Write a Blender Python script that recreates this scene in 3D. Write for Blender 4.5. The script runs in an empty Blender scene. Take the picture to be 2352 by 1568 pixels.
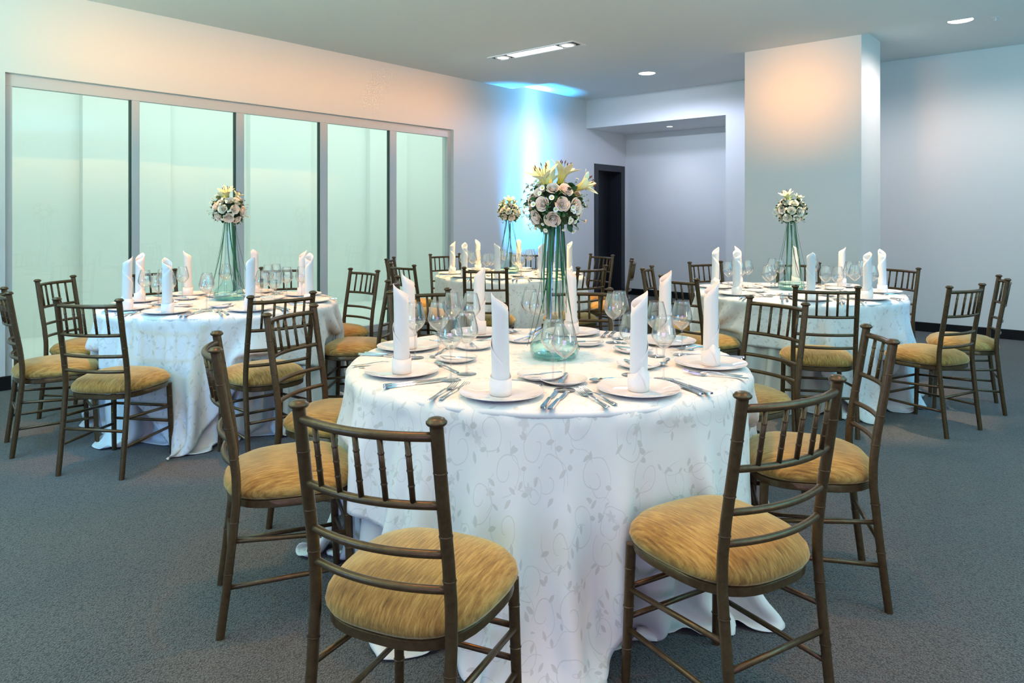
import bpy, math, random
import numpy as np
from mathutils import Vector, Matrix

random.seed(7)
rng = np.random.default_rng(11)
PI = math.pi
sc = bpy.context.scene
C = bpy.context.scene.collection

# ------------------------------------------------------------------ camera
W, H, F = 2352.0, 1568.0, 1640.0
HORIZON, CAMH = 498.0, 1.33
cam_d = bpy.data.cameras.new('camera')
cam_d.sensor_width = 36.0
cam_d.lens = F / W * 36.0
cam_d.shift_y = -(H / 2 - HORIZON) / W
cam_d.clip_start = 0.05
cam = bpy.data.objects.new('camera', cam_d)
C.objects.link(cam)
cam.location = (0, 0, CAMH)
cam.rotation_euler = (PI / 2, 0, 0)
sc.camera = cam

# room directions: u runs along the glass wall away from the camera, v across the room
YAW = math.radians(40.7)
U = (math.sin(YAW), math.cos(YAW))
V = (math.cos(YAW), -math.sin(YAW))
def R(a, b, z=0.0):
    return Vector((a * U[0] + b * V[0], a * U[1] + b * V[1], z))

# ------------------------------------------------------------------ view, world, lights
sc.view_settings.view_transform = 'Standard'
sc.view_settings.look = 'None'
sc.view_settings.gamma = 1.0
sc.view_settings.use_curve_mapping = False
sc.view_settings.exposure = 0.0
sc.cycles.max_bounces = 8
sc.cycles.diffuse_bounces = 4
sc.cycles.glossy_bounces = 4
sc.cycles.transparent_max_bounces = 40
sc.cycles.use_denoising = True
sc.cycles.sample_clamp_indirect = 4.0
sc.cycles.caustics_reflective = False
sc.cycles.caustics_refractive = False

world = bpy.data.worlds.new('world')
sc.world = world
world.use_nodes = True
world.node_tree.nodes['Background'].inputs[0].default_value = (0.55, 0.70, 0.85, 1)
world.node_tree.nodes['Background'].inputs[1].default_value = 0.05

def area(name, loc, target, size, power, col, size_y=None, spread=PI):
    d = bpy.data.lights.new(name, 'AREA')
    d.energy = power; d.color = col; d.size = size; d.spread = spread
    if size_y:
        d.shape = 'RECTANGLE'; d.size_y = size_y
    o = bpy.data.objects.new(name, d); C.objects.link(o)
    o.location = loc
    o.rotation_euler = (Vector(target) - Vector(loc)).to_track_quat('-Z', 'Y').to_euler()
    return o
def spot(name, loc, target, power, col, ang, blend=0.5, rad=0.05):
    d = bpy.data.lights.new(name, 'SPOT')
    d.energy = power; d.color = col; d.spot_size = math.radians(ang); d.spot_blend = blend
    d.shadow_soft_size = rad
    o = bpy.data.objects.new(name, d); C.objects.link(o)
    o.location = loc
    o.rotation_euler = (Vector(target) - Vector(loc)).to_track_quat('-Z', 'Y').to_euler()
    return o

WARM = (1.0, 0.78, 0.52)
def room_area(name, loc, down, size_a, size_b, power, col, spread=PI):
    """area light whose sides follow the room: down=True faces the floor, else it faces away across the light well"""
    d = bpy.data.lights.new(name, 'AREA'); d.shape = 'RECTANGLE'; d.size = size_a; d.size_y = size_b
    d.energy = power; d.color = col; d.spread = spread
    o = bpy.data.objects.new(name, d); C.objects.link(o); o.location = loc
    ux, vx = Vector((U[0], U[1], 0)), Vector((V[0], V[1], 0))
    if down: x, z = ux, Vector((0, 0, 1))
    else: x, z = ux, vx
    y = z.cross(x)
    o.rotation_euler = Matrix((x, y, z)).transposed().to_euler()
    return o
# daylight from behind the camera, then unseen side lights added to shade the folds
area('daylight_behind', (-0.6, -3.0, 1.15), (0.4, 4.0, 0.9), 3.2, 44, (0.60, 0.42, 1.0), 1.6)
area('blue_side_fill', (-4.3, -0.2, 1.3), (0.2, 3.2, 0.6), 1.4, 60, (0.16, 0.42, 1.0), 1.2)
area('warm_side_fill', (3.6, -0.2, 1.5), (0.2, 2.6, 0.5), 0.9, 18, (1.0, 0.66, 0.42), 0.9)
# light well behind the glass: light from above, unseen fill added over the head
room_area('light_well_top', R(4.9, -8.0, 3.15), True, 8.6, 1.8, 23, (0.86, 1.0, 0.93))
room_area('light_well_fill', R(4.9, -6.80, 2.85), False, 8.6, 0.5, 55, (0.86, 1.0, 0.93))
# narrow warm beams on the table tops, then the wider downlights
for (x, y, p, c) in ((0.14, 2.82, 150, (1.0, 0.36, 0.05)), (-1.96, 4.8, 280, (1.0, 0.36, 0.05)), (2.2, 5.45, 420, (1.0, 0.62, 0.32)), (-0.02, 7.15, 760, (1.0, 0.58, 0.18))):
    spot('table_beam', (x, y, 3.11), (x, y, 0), p, c, 54 if y < 3 else 48, 0.3, 0.05)
for (x, y, p, c) in ((-0.7, 1.9, 60, (1.0, 0.36, 0.12)), (1.4, 1.6, 60, (1.0, 0.36, 0.12)), (-3.2, 3.4, 150, (0.03, 0.46, 1.0)), (3.9, 4.2, 80, (0.30, 0.48, 1.0))):
    spot('downlight_beam', (x, y, 3.10), (x, y, 0), p, c, 120, 1.0, 0.06)
spot('aisle_fill', (0.9, 5.1, 3.10), (0.9, 5.1, 0), 80, (1.0, 0.88, 0.76), 150, 0.5, 0.06)  # unseen light added over the aisle to brighten the pillar face
spot('rear_downlight', R(8.16, -4.71, 3.14), R(8.16, -4.71, 0), 120, (0.66, 0.72, 1.0), 172, 0.3, 0.09)
spot('rear_downlight', R(7.90, -1.19, 3.14), R(7.90, -1.19, 0), 78, (1.0, 0.86, 0.80), 165, 0.5, 0.09)
spot('rear_downlight', R(7.90, 2.4, 3.14), R(7.90, 2.4, 0), 78, (1.0, 0.86, 0.80), 165, 0.5, 0.09)
spot('alcove_spot', R(10.05, -5.4, 2.70), R(10.05, -5.4, 0), 15, (0.92, 0.88, 1.0), 120, 1.0, 0.05)
# unseen strips added under the ceiling to wash wall head, header and pillar head
def strip(name, loc, toward, length, power, col, tilt, spread):
    d = bpy.data.lights.new(name, 'AREA'); d.shape = 'RECTANGLE'; d.size = length; d.size_y = 0.04
    d.energy = power; d.color = col; d.spread = math.radians(spread)
    o = bpy.data.objects.new(name, d); C.objects.link(o); o.location = loc
    f = Vector(toward).normalized(); f = (f + Vector((0, 0, -math.tan(math.radians(tilt))))).normalized()
    x = f.cross(Vector((0, 0, 1))).normalized(); z = -f; y = z.cross(x)
    o.rotation_euler = Matrix((x, y, z)).transposed().to_euler()
strip('wall_wash_fill', R(4.2, -2.0, 3.07), (-V[0], -V[1], 0), 4.8, 7.4, (1.0, 0.37, 0.05), 5, 19)
strip('header_wash_fill', R(5.2, -5.1, 3.07), (U[0], U[1], 0), 1.6, 2.7, (0.70, 0.82, 1.0), 7, 30)
strip('pillar_wash_fill', R(3.8, -2.57, 3.07), (U[0], U[1], 0), 0.9, 3.2, (1.0, 0.40, 0.08), 7, 24)
# blue uplighter standing by the glass wall
def bar_up(name, length, power, col, spread):
    d = bpy.data.lights.new(name, 'AREA'); d.shape = 'RECTANGLE'; d.size = length; d.size_y = 0.04
    d.energy = power; d.color = col; d.spread = math.radians(spread)
    o = bpy.data.objects.new(name, d); C.objects.link(o); o.location = R(8.02, -6.36, 0.135)
    z = -(R(0, -0.07, 1.0)).normalized(); x = Vector((U[0], U[1], 0)); y = z.cross(x)
    o.rotation_euler = Matrix((x, y, z)).transposed().to_euler()
bar_up('uplight_blue', 1.15, 30, (0.04, 0.44, 1.0), 22)
bar_up('uplight_white', 0.36, 5.5, (0.45, 0.86, 1.0), 12)
# unseen upward fills added out of the frame to brighten and tint the ceiling
def up_area(name, loc, size, power, col):
    d = bpy.data.lights.new(name, 'AREA'); d.size = size; d.energy = power; d.color = col
    o = bpy.data.objects.new(name, d); C.objects.link(o); o.location = loc; o.rotation_euler = (PI, 0, 0)
up_area('green_ceiling_fill', (-3.4, 1.6, 1.15), 0.5, 270, (0.66, 1.0, 0.74))
up_area('mid_ceiling_fill', (0.6, -0.7, 1.35), 0.5, 75, (1.0, 0.84, 0.84))
up_area('azure_ceiling_fill', (4.3, 1.0, 1.15), 0.5, 380, (0.16, 0.74, 1.0))
# cyan party spots on stands behind the camera
spot('cyan_beam_window_table', (-3.2, 0.6, 2.2), (-2.0, 4.2, 0.45), 180, (0.02, 0.32, 1.0), 32, 0.7, 0.05)
spot('cyan_beam_pillar_table', (4.6, 1.6, 2.2), (3.0, 5.2, 0.5), 150, (0.02, 0.35, 1.0), 18, 0.7, 0.05)

# ------------------------------------------------------------------ helpers
class MB:
    def __init__(s): s.v = []; s.f = []; s.m = []
    def add(s, verts, faces, mi=0):
        n = len(s.v); s.v += [tuple(p) for p in verts]
        s.f += [tuple(i + n for i in f) for f in faces]; s.m += [mi] * len(faces)
        return s
    def box(s, x0, x1, y0, y1, z0, z1, mi=0):
        v = [(x, y, z) for z in (z0, z1) for y in (y0, y1) for x in (x0, x1)]
        return s.add(v, [(0,2,3,1),(4,5,7,6),(0,1,5,4),(2,6,7,3),(0,4,6,2),(1,3,7,5)], mi)
    def rbox(s, a0, a1, b0, b1, z0, z1, mi=0):
        v = [tuple(R(a, b, z)) for z in (z0, z1) for b in (b0, b1) for a in (a0, a1)]
        return s.add(v, [(0,1,3,2),(4,6,7,5),(0,4,5,1),(2,3,7,6),(0,2,6,4),(1,5,7,3)], mi)
    def tube(s, pts, rad, seg=10, mi=0, cap=True):
        pts = [Vector(p) for p in pts]
        if not hasattr(rad, '__len__'): rad = [rad] * len(pts)
        rings = []; up = None
        for i, p in enumerate(pts):
            d = (pts[min(i+1, len(pts)-1)] - pts[max(i-1, 0)]).normalized()
            if up is None:
                up = Vector((0,0,1)) if abs(d.z) < 0.9 else Vector((1,0,0))
            x = d.cross(up).normalized(); y = x.cross(d).normalized(); up = y
            rings.append([p + rad[i] * (math.cos(2*PI*k/seg) * x + math.sin(2*PI*k/seg) * y) for k in range(seg)])
        v = [q for r in rings for q in r]; f = []
        for i in range(len(pts)-1):
            for k in range(seg):
                k2 = (k+1) % seg
                f.append((i*seg+k, i*seg+k2, (i+1)*seg+k2, (i+1)*seg+k))
        if cap:
            f.append(tuple(range(seg-1, -1, -1))); f.append(tuple((len(pts)-1)*seg + k for k in range(seg)))
        return s.add(v, f, mi)
    def lathe(s, prof, seg=24, c=(0,0,0), mi=0, closed=False):
        v = []; f = []; idx = []
        for (r, z) in prof:
            if r < 1e-6:
                idx.append([len(v)] * seg); v.append((c[0], c[1], c[2] + z))
            else:
                b = len(v); idx.append([b + k for k in range(seg)])
                for k in range(seg):
                    v.append((c[0] + r*math.cos(2*PI*k/seg), c[1] + r*math.sin(2*PI*k/seg), c[2] + z))
        n = len(prof)
        for i in range(n if closed else n-1):
            A, B = idx[i], idx[(i+1) % n]
            for k in range(seg):
                k2 = (k+1) % seg
                q = []
                for t in (A[k], A[k2], B[k2], B[k]):
                    if t not in q: q.append(t)
                if len(q) > 2: f.append(tuple(q))
        return s.add(v, f, mi)
    def build(s, name, mats, parent=None, smooth=True, bevel=0, sub=0, solid=0, angle=None, off=0.0):
        me = bpy.data.meshes.new(name)
        me.from_pydata(s.v, [], s.f)
        if not isinstance(mats, (list, tuple)): mats = [mats]
        for m in mats: me.materials.append(m)
        if len(mats) > 1: me.polygons.foreach_set('material_index', s.m)
        if smooth: me.polygons.foreach_set('use_smooth', [True] * len(me.polygons))
        me.update()
        if smooth and angle: me.set_sharp_from_angle(angle=math.radians(angle))
        o = bpy.data.objects.new(name, me); C.objects.link(o)
        if parent: o.parent = parent
        if bevel:
            b = o.modifiers.new('bevel', 'BEVEL'); b.width = bevel; b.segments = 2; b.limit_method = 'ANGLE'
        if sub:
            b = o.modifiers.new('sub', 'SUBSURF'); b.levels = sub; b.render_levels = sub
        if solid:
            b = o.modifiers.new('solid', 'SOLIDIFY'); b.thickness = solid; b.offset = off
        return o

def empty(name, loc=(0,0,0), rz=0.0):
    o = bpy.data.objects.new(name, None); C.objects.link(o)
    o.location = loc; o.rotation_euler = (0, 0, rz); o.empty_display_size = 0.1
    return o
def tag(o, label, cat, group=None, kind=None):
    o['label'] = label; o['category'] = cat
    if group: o['group'] = group
    if kind: o['kind'] = kind
    return o
def struct(o):
    o['kind'] = 'structure'; return o
def kids(o): return [c for c in o.children]
def copy_tree(o, parent=None):
    c = o.copy(); C.objects.link(c); c.parent = parent
    for ch in kids(o): copy_tree(ch, c)
    return c

# ------------------------------------------------------------------ materials
def mat(name, col, rough=0.5, metal=0.0, **kw):
    m = bpy.data.materials.new(name); m.use_nodes = True
    b = m.node_tree.nodes['Principled BSDF']
    b.inputs['Base Color'].default_value = (*col, 1)
    b.inputs['Roughness'].default_value = rough
    b.inputs['Metallic'].default_value = metal
    for k, v in kw.items(): b.inputs[k.replace('_', ' ')].default_value = v
    return m
class G:
    """small node graph builder"""
    def __init__(s, m): s.t = m.node_tree; s.n = s.t.nodes; s.l = s.t.links; s.b = s.n.get('Principled BSDF')
    def new(s, ty, **kw):
        n = s.n.new(ty)
        for k, v in kw.items(): setattr(n, k, v)
        return n
    def put(s, inp, val):
        if isinstance(val, bpy.types.NodeSocket): s.l.new(val, inp)
        else: inp.default_value = val
    def math(s, op, a, b=None, c=None, clamp=False):
        n = s.new('ShaderNodeMath', operation=op, use_clamp=clamp)
        s.put(n.inputs[0], a)
        if b is not None: s.put(n.inputs[1], b)
        if c is not None: s.put(n.inputs[2], c)
        return n.outputs[0]
    def vmath(s, op, a, b=None, scale=None):
        n = s.new('ShaderNodeVectorMath', operation=op)
        s.put(n.inputs[0], a)
        if b is not None: s.put(n.inputs[1], b)
        if scale is not None: s.put(n.inputs['Scale'], scale)
        return n.outputs[1] if op in ('LENGTH', 'DISTANCE', 'DOT_PRODUCT') else n.outputs[0]
    def noise(s, vec, scale, detail=2, rough=0.5, dist=0.0):
        n = s.new('ShaderNodeTexNoise'); s.put(n.inputs['Vector'], vec)
        n.inputs['Scale'].default_value = scale; n.inputs['Detail'].default_value = detail
        n.inputs['Roughness'].default_value = rough; n.inputs['Distortion'].default_value = dist
        return n.outputs['Fac']
    def ramp(s, fac, stops):
        n = s.new('ShaderNodeValToRGB'); s.put(n.inputs[0], fac)
        e = n.color_ramp.elements
        while len(e) < len(stops): e.new(0.5)
        for i, (p, c) in enumerate(stops):
            e[i].position = p; e[i].color = (*c, 1) if len(c) == 3 else c
        return n.outputs[0]
    def mix(s, fac, a, b):
        n = s.new('ShaderNodeMix', data_type='RGBA')
        s.put(n.inputs[0], fac)
        s.put(n.inputs[6], a if isinstance(a, bpy.types.NodeSocket) else (*a, 1))
        s.put(n.inputs[7], b if isinstance(b, bpy.types.NodeSocket) else (*b, 1))
        return n.outputs[2]
    def coord(s, which='Object'): return s.new('ShaderNodeTexCoord').outputs[which]
    def mapping(s, vec, scale=(1,1,1), rot=(0,0,0)):
        n = s.new('ShaderNodeMapping'); s.put(n.inputs['Vector'], vec)
        n.inputs['Scale'].default_value = scale; n.inputs['Rotation'].default_value = rot
        return n.outputs[0]
    def bump(s, h, strength=0.3, dist=0.01):
        n = s.new('ShaderNodeBump'); s.put(n.inputs['Height'], h)
        n.inputs['Strength'].default_value = strength; n.inputs['Distance'].default_value = dist
        s.l.new(n.outputs[0], s.b.inputs['Normal'])

def wall_paint(name, col, r=0.75):
    m = mat(name, col, r); g = G(m)
    n = g.noise(g.coord(), 90, 3); g.bump(n, 0.05, 0.003)
    return m
M = {}
M['wall'] = wall_paint('white wall paint', (0.78, 0.78, 0.77), 0.6)
M['ceiling'] = wall_paint('ceiling paint', (0.76, 0.78, 0.76), 0.8)
M['well'] = wall_paint('light well paint', (0.86, 0.88, 0.86))
M['skirting'] = mat('black skirting', (0.008, 0.008, 0.009), 0.25)
M['door'] = mat('dark door frame', (0.020, 0.021, 0.028), 0.35)
M['leaf'] = mat('dark door leaf', (0.008, 0.009, 0.014), 0.4)
M['alu'] = mat('white aluminium', (0.62, 0.64, 0.66), 0.35, 0.0)
M['gasket'] = mat('dark green gasket', (0.03, 0.07, 0.06), 0.5)
M['white_metal'] = mat('white trim metal', (0.75, 0.75, 0.74), 0.4)
M['dark'] = mat('dark recess', (0.02, 0.02, 0.02), 0.6)

def carpet():
    m = mat('grey loop carpet', (0.1, 0.1, 0.1), 0.95); g = G(m); co = g.coord()
    v = g.new('ShaderNodeTexVoronoi'); g.put(v.inputs['Vector'], g.mapping(co, (1.0, 0.72, 1.0), (0, 0, YAW)))
    v.inputs['Scale'].default_value = 210
    loops = v.outputs['Distance']
    tint = g.ramp(g.noise(co, 240, 4, 0.75), [(0.32, (0.033, 0.036, 0.038)), (0.5, (0.099, 0.095, 0.092)), (0.7, (0.23, 0.218, 0.205))])
    shade = g.ramp(loops, [(0.0, (1.25, 1.25, 1.25)), (0.8, (0.30, 0.30, 0.30))])
    mx = g.new('ShaderNodeMix', data_type='RGBA', blend_type='MULTIPLY'); mx.inputs[0].default_value = 1
    g.l.new(tint, mx.inputs[6]); g.l.new(shade, mx.inputs[7])
    big = g.ramp(g.noise(co, 2.2, 3), [(0.3, (0.88, 0.90, 0.95)), (0.7, (1.08, 1.05, 1.0))])
    m2 = g.new('ShaderNodeMix', data_type='RGBA', blend_type='MULTIPLY'); m2.inputs[0].default_value = 1
    g.l.new(mx.outputs[2], m2.inputs[6]); g.l.new(big, m2.inputs[7])
    g.l.new(m2.outputs[2], g.b.inputs['Base Color'])
    g.bump(g.math('SUBTRACT', 1.0, loops), 0.6, 0.006)
    g.b.inputs['Sheen Weight'].default_value = 0.15
    return m
M['carpet'] = carpet()

def glassy(name, tint, edge, spec=1.0, rough=0.0, ior=1.45, edge_pow=2.5):
    """thin glass shell: tinted transmission that deepens at grazing angles, Fresnel reflection"""
    m = bpy.data.materials.new(name); m.use_nodes = True
    t = m.node_tree; t.nodes.clear()
    g = G(m)
    out = g.new('ShaderNodeOutputMaterial')
    tr = g.new('ShaderNodeBsdfTransparent'); gl = g.new('ShaderNodeBsdfGlossy'); gl.inputs['Roughness'].default_value = rough
    lw = g.new('ShaderNodeLayerWeight'); lw.inputs[0].default_value = 0.5
    f = g.math('POWER', lw.outputs['Facing'], edge_pow)
    g.l.new(g.mix(f, tint, edge), tr.inputs[0])
    fr = g.new('ShaderNodeFresnel'); geo = g.new('ShaderNodeNewGeometry')
    g.l.new(g.math('ADD', g.math('MULTIPLY', geo.outputs['Backfacing'], 1.0 / ior - ior), ior), fr.inputs[0])
    fac = g.math('MULTIPLY', fr.outputs[0], spec, clamp=True)
    mx = g.new('ShaderNodeMixShader'); g.l.new(fac, mx.inputs[0]); g.l.new(tr.outputs[0], mx.inputs[1]); g.l.new(gl.outputs[0], mx.inputs[2])
    g.l.new(mx.outputs[0], out.inputs[0])
    return m
M['pane'] = glassy('green tinted window glass', (0.93, 0.99, 0.965), (0.90, 0.985, 0.95), 0.8)
M['crystal'] = glassy('clear wine glass', (0.99, 0.99, 0.99), (0.66, 0.72, 0.77), 3.0, edge_pow=5.0)
M['crystal_stem'] = glassy('solid wine glass stem', (0.93, 0.94, 0.95), (0.80, 0.83, 0.86), 2.5, rough=0.05)
M['vase'] = glassy('aqua vase glass', (0.95, 0.99, 0.985), (0.78, 0.945, 0.94), 1.4, edge_pow=3.0)
M['vase_base'] = glassy('thick aqua vase bottom', (0.80, 0.96, 0.93), (0.50, 0.85, 0.80), 1.0)
M['water'] = glassy('vase water', (0.86, 0.98, 0.96), (0.60, 0.90, 0.87), 0.6, ior=1.2)

def emit(name, col, s):
    m = mat(name, col, 0.5); b = m.node_tree.nodes['Principled BSDF']
    b.inputs['Emission Color'].default_value = (*col, 1); b.inputs['Emission Strength'].default_value = s
    return m
M['lamp'] = emit('lit lamp diffuser', (1.0, 0.93, 0.80), 9.0)
M['lamp_panel'] = emit('lit panel diffuser', (1.0, 0.97, 0.88), 5.0)

def bronze():
    m = mat('bronze gold chair paint', (0.13, 0.085, 0.042), 0.34, 0.55); g = G(m); co = g.coord()
    c = g.ramp(g.noise(co, 60, 4, 0.7), [(0.3, (0.078, 0.045, 0.020)), (0.7, (0.128, 0.077, 0.035))])
    g.l.new(c, g.b.inputs['Base Color'])
    g.bump(g.noise(co, 300, 2), 0.12, 0.001)
    return m
M['bronze'] = bronze()
def chenille():
    m = mat('gold chenille seat fabric', (0.4, 0.25, 0.08), 0.85); g = G(m); co = g.coord()
    st = g.noise(g.mapping(co, (190, 14, 30)), 1.0, 4, 0.7)
    fine = g.noise(co, 420, 2)
    blotch = g.noise(co, 6, 2)
    k = g.math('ADD', g.math('MULTIPLY', st, 0.75), g.math('MULTIPLY', blotch, 0.30))
    c = g.ramp(k, [(0.36, (0.13, 0.058, 0.010)), (0.5, (0.27, 0.135, 0.024)), (0.64, (0.43, 0.255, 0.065))])
    g.l.new(c, g.b.inputs['Base Color'])
    g.bump(g.math('ADD', st, g.math('MULTIPLY', fine, 0.4)), 0.5, 0.003)
    g.b.inputs['Sheen Weight'].default_value = 0.8; g.b.inputs['Sheen Roughness'].default_value = 0.4
    g.b.inputs['Sheen Tint'].default_value = (0.95, 0.80, 0.45, 1)
    return m
M['chenille'] = chenille()
M['plain_cloth'] = mat('plain white underskirt cloth', (0.74, 0.73, 0.69), 0.75)
_g = G(M['plain_cloth']); _g.bump(_g.noise(_g.coord(), 500, 2), 0.12, 0.001)

def jacquard():
    m = mat('white jacquard with vine scrolls', (0.8, 0.8, 0.78), 0.55); g = G(m)
    uv = g.new('ShaderNodeUVMap').outputs[0]
    nz = g.new('ShaderNodeTexNoise'); g.put(nz.inputs['Vector'], uv); nz.inputs['Scale'].default_value = 9; nz.inputs['Detail'].default_value = 1
    off = g.vmath('SCALE', g.vmath('SUBTRACT', nz.outputs['Color'], (0.5, 0.5, 0.5)), scale=0.045)
    uvw = g.vmath('MULTIPLY', g.vmath('ADD', uv, off), (1, 1, 0))
    SC = 8.2
    masks = []
    for layer in range(2):
        vo = g.new('ShaderNodeTexVoronoi', voronoi_dimensions='2D'); vo.inputs['Scale'].default_value = SC
        vo.inputs['Randomness'].default_value = 0.72
        vec = g.vmath('ADD', uvw, (0.37 * layer + 5, 0.61 * layer + 5, 0))
        g.put(vo.inputs['Vector'], vec)
        d = g.vmath('SUBTRACT', vec, vo.outputs['Position'])
        sep = g.new('ShaderNodeSeparateXYZ'); g.l.new(d, sep.inputs[0])
        cs = g.new('ShaderNodeSeparateColor'); g.l.new(vo.outputs['Color'], cs.inputs[0])
        ang0 = g.math('MULTIPLY', cs.outputs[0], 6.2832)
        th = g.math('ADD', g.math('ARCTAN2', sep.outputs[1], sep.outputs[0]), ang0)
        r = g.vmath('LENGTH', g.vmath('MULTIPLY', d, (1, 1, 0)))
        def lcl():
            x = g.math('MULTIPLY', r, g.math('COSINE', th)); y = g.math('MULTIPLY', r, g.math('SINE', th)); return x, y
        x, y = lcl()
        if layer == 0:
            # spiral tendril
            ph = g.math('FRACT', g.math('ADD', g.math('MULTIPLY', r, 26.0), g.math('DIVIDE', th, 6.2832)))
            ln = g.math('LESS_THAN', g.math('ABSOLUTE', g.math('SUBTRACT', ph, 0.5)), g.math('DIVIDE', 0.0011, g.math('ADD', 0.038, g.math('MULTIPLY', r, 0.0))))
            ln = g.math('LESS_THAN', g.math('ABSOLUTE', g.math('SUBTRACT', ph, 0.5)), 0.034)
            ring = g.math('MULTIPLY', g.math('LESS_THAN', r, 0.060), g.math('GREATER_THAN', r, 0.010))
            masks.append(g.math('MULTIPLY', g.math('MULTIPLY', ln, ring), 0.72))
        leaves = ((0.050, 0.012, 0.0145, 0.0062, 0.5), (-0.040, 0.032, 0.013, 0.0058, 2.2), (0.004, -0.052, 0.014, 0.0060, 3.9)) if layer == 0 else ((0.030, 0.0, 0.0135, 0.0060, 1.2), (-0.024, -0.026, 0.012, 0.0056, 4.4))
        for (px, py, ra, rb, rot) in leaves:
            dx = g.math('SUBTRACT', x, px); dy = g.math('SUBTRACT', y, py)
            cr, sr = math.cos(rot), math.sin(rot)
            e1 = g.math('DIVIDE', g.math('ADD', g.math('MULTIPLY', dx, cr), g.math('MULTIPLY', dy, sr)), ra)
            e2 = g.math('DIVIDE', g.math('SUBTRACT', g.math('MULTIPLY', dy, cr), g.math('MULTIPLY', dx, sr)), rb)
            # pointed leaf: |e2| < 1 - e1^2
            q = g.math('ADD', g.math('ABSOLUTE', e2), g.math('MULTIPLY', e1, e1))
            masks.append(g.math('LESS_THAN', q, 1.0))
        if layer == 1:
            # five petal blossom
            pr = g.math('ADD', 0.0125, g.math('MULTIPLY', g.math('COSINE', g.math('MULTIPLY', th, 5.0)), 0.0042))
            masks.append(g.math('MULTIPLY', g.math('MULTIPLY', g.math('LESS_THAN', r, pr), g.math('GREATER_THAN', cs.outputs[1], 0.45)), 0.65))
            ln = g.math('LESS_THAN', g.math('ABSOLUTE', g.math('SUBTRACT', y, g.math('MULTIPLY', g.math('SINE', g.math('MULTIPLY', x, 55.0)), 0.012))), 0.0010)
            masks.append(g.math('MULTIPLY', g.math('MULTIPLY', ln, g.math('LESS_THAN', r, 0.052)), 0.72))
    acc = masks[0]
    for k in masks[1:]: acc = g.math('MAXIMUM', acc, k)
    c = g.mix(acc, (0.80, 0.79, 0.76), (0.63, 0.62, 0.575))
    g.l.new(c, g.b.inputs['Base Color'])
    g.l.new(g.math('SUBTRACT', 0.62, g.math('MULTIPLY', acc, 0.25)), g.b.inputs['Roughness'])
    g.b.inputs['Sheen Weight'].default_value = 0.1
    g.bump(g.noise(g.coord(), 600, 2), 0.08, 0.0008)
    return m
M['jacquard'] = jacquard()
M['china'] = mat('glazed white china', (0.80, 0.80, 0.80), 0.06, 0, Coat_Weight=0.3)
M['steel'] = mat('polished cutlery steel', (0.72, 0.72, 0.74), 0.12, 1.0)
M['napkin'] = mat('white linen napkin', (0.80, 0.79, 0.78), 0.8)
_g = G(M['napkin']); _g.bump(_g.noise(_g.mapping(_g.coord(), (1, 1, 0.25)), 900, 2), 0.15, 0.0008)
def petal(name, a, b, z0, z1):
    m = mat(name, a, 0.5); g = G(m)
    sep = g.new('ShaderNodeSeparateXYZ'); g.l.new(g.coord(), sep.inputs[0])
    f = g.math('DIVIDE', g.math('SUBTRACT', sep.outputs[2], z0), z1 - z0, clamp=True)
    g.l.new(g.mix(f, a, b), g.b.inputs['Base Color'])
    g.b.inputs['Subsurface Weight'].default_value = 0.35
    g.b.inputs['Subsurface Radius'].default_value = (0.01, 0.008, 0.006)
    return m
M['rose'] = petal('blush rose petal', (0.95, 0.80, 0.58), (0.95, 0.84, 0.75), 0.0, 0.035)
M['rose_cream'] = petal('cream rose petal', (0.74, 0.78, 0.50), (0.88, 0.86, 0.78), 0.0, 0.035)
M['lily'] = petal('yellow throated lily petal', (0.85, 0.74, 0.06), (0.94, 0.90, 0.58), 0.010, 0.055)
M['daisy'] = mat('white daisy petal', (0.85, 0.86, 0.84), 0.6)
M['daisy_c'] = mat('daisy centre', (0.45, 0.55, 0.08), 0.7)
M['leaf_green'] = mat('bouquet leaf green', (0.020, 0.085, 0.022), 0.45)
M['moss'] = mat('dark bouquet foliage', (0.012, 0.035, 0.012), 0.8)
M['stem'] = mat('green stem', (0.10, 0.22, 0.05), 0.5)
M['grass'] = mat('dark green grass blade', (0.015, 0.13, 0.045), 0.35)
M['anther'] = mat('brown lily anther', (0.12, 0.025, 0.010), 0.7)
M['shaker'] = glassy('shaker glass', (0.93, 0.94, 0.95), (0.5, 0.52, 0.55), 1.0)

# ------------------------------------------------------------------ room shell
LB, BACK, ALC, CZ, CZ2 = -6.53, 9.416, 10.604, 3.125, 3.19
m = MB().rbox(-5.0, 11.2, -9.1, 6.0, -0.06, 0.0); struct(m.build('floor', M['carpet'], smooth=False))
m = MB().rbox(-5.0, 7.59, LB + 0.001, 6.0, CZ, 3.4); struct(m.build('ceiling', M['ceiling'], smooth=False))
m = MB().rbox(7.591, BACK, LB + 0.001, 6.0, CZ2, 3.4); struct(m.build('ceiling_rear', M['ceiling'], smooth=False))
WT = -6.74
WA0, WA1, WZ = 1.62, 6.446, 2.445
DA0, DA1, DZ = 9.63, 10.55, 2.195
m = MB()
m.rbox(-5.0, WA0, WT, LB, 0, 3.4); m.rbox(WA0, WA1, WT, LB, WZ, 3.4); m.rbox(WA1, DA0 + .02, WT, LB, 0, 3.4)
m.rbox(DA0 + .02, DA1 - .02, WT, LB, DZ - .02, 3.4); m.rbox(DA1 - .02, ALC + .2, WT, LB, 0, 3.4)
struct(m.build('wall_left', M['wall'], smooth=False))
m = MB().rbox(BACK, BACK + .15, -4.20, 6.0, 0, 3.4).rbox(BACK, ALC, LB, -4.20, 2.74, 3.4)
m.rbox(ALC, ALC + .15, LB, -4.05, 0, 3.0).rbox(BACK + .15, ALC, -4.20, -4.05, 0, 3.0)
struct(m.build('wall_back', M['wall'], smooth=False))
struct(MB().rbox(-5.0, BACK, 6.0, 6.15, 0, 3.4).build('wall_right', M['wall'], smooth=False))
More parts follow.
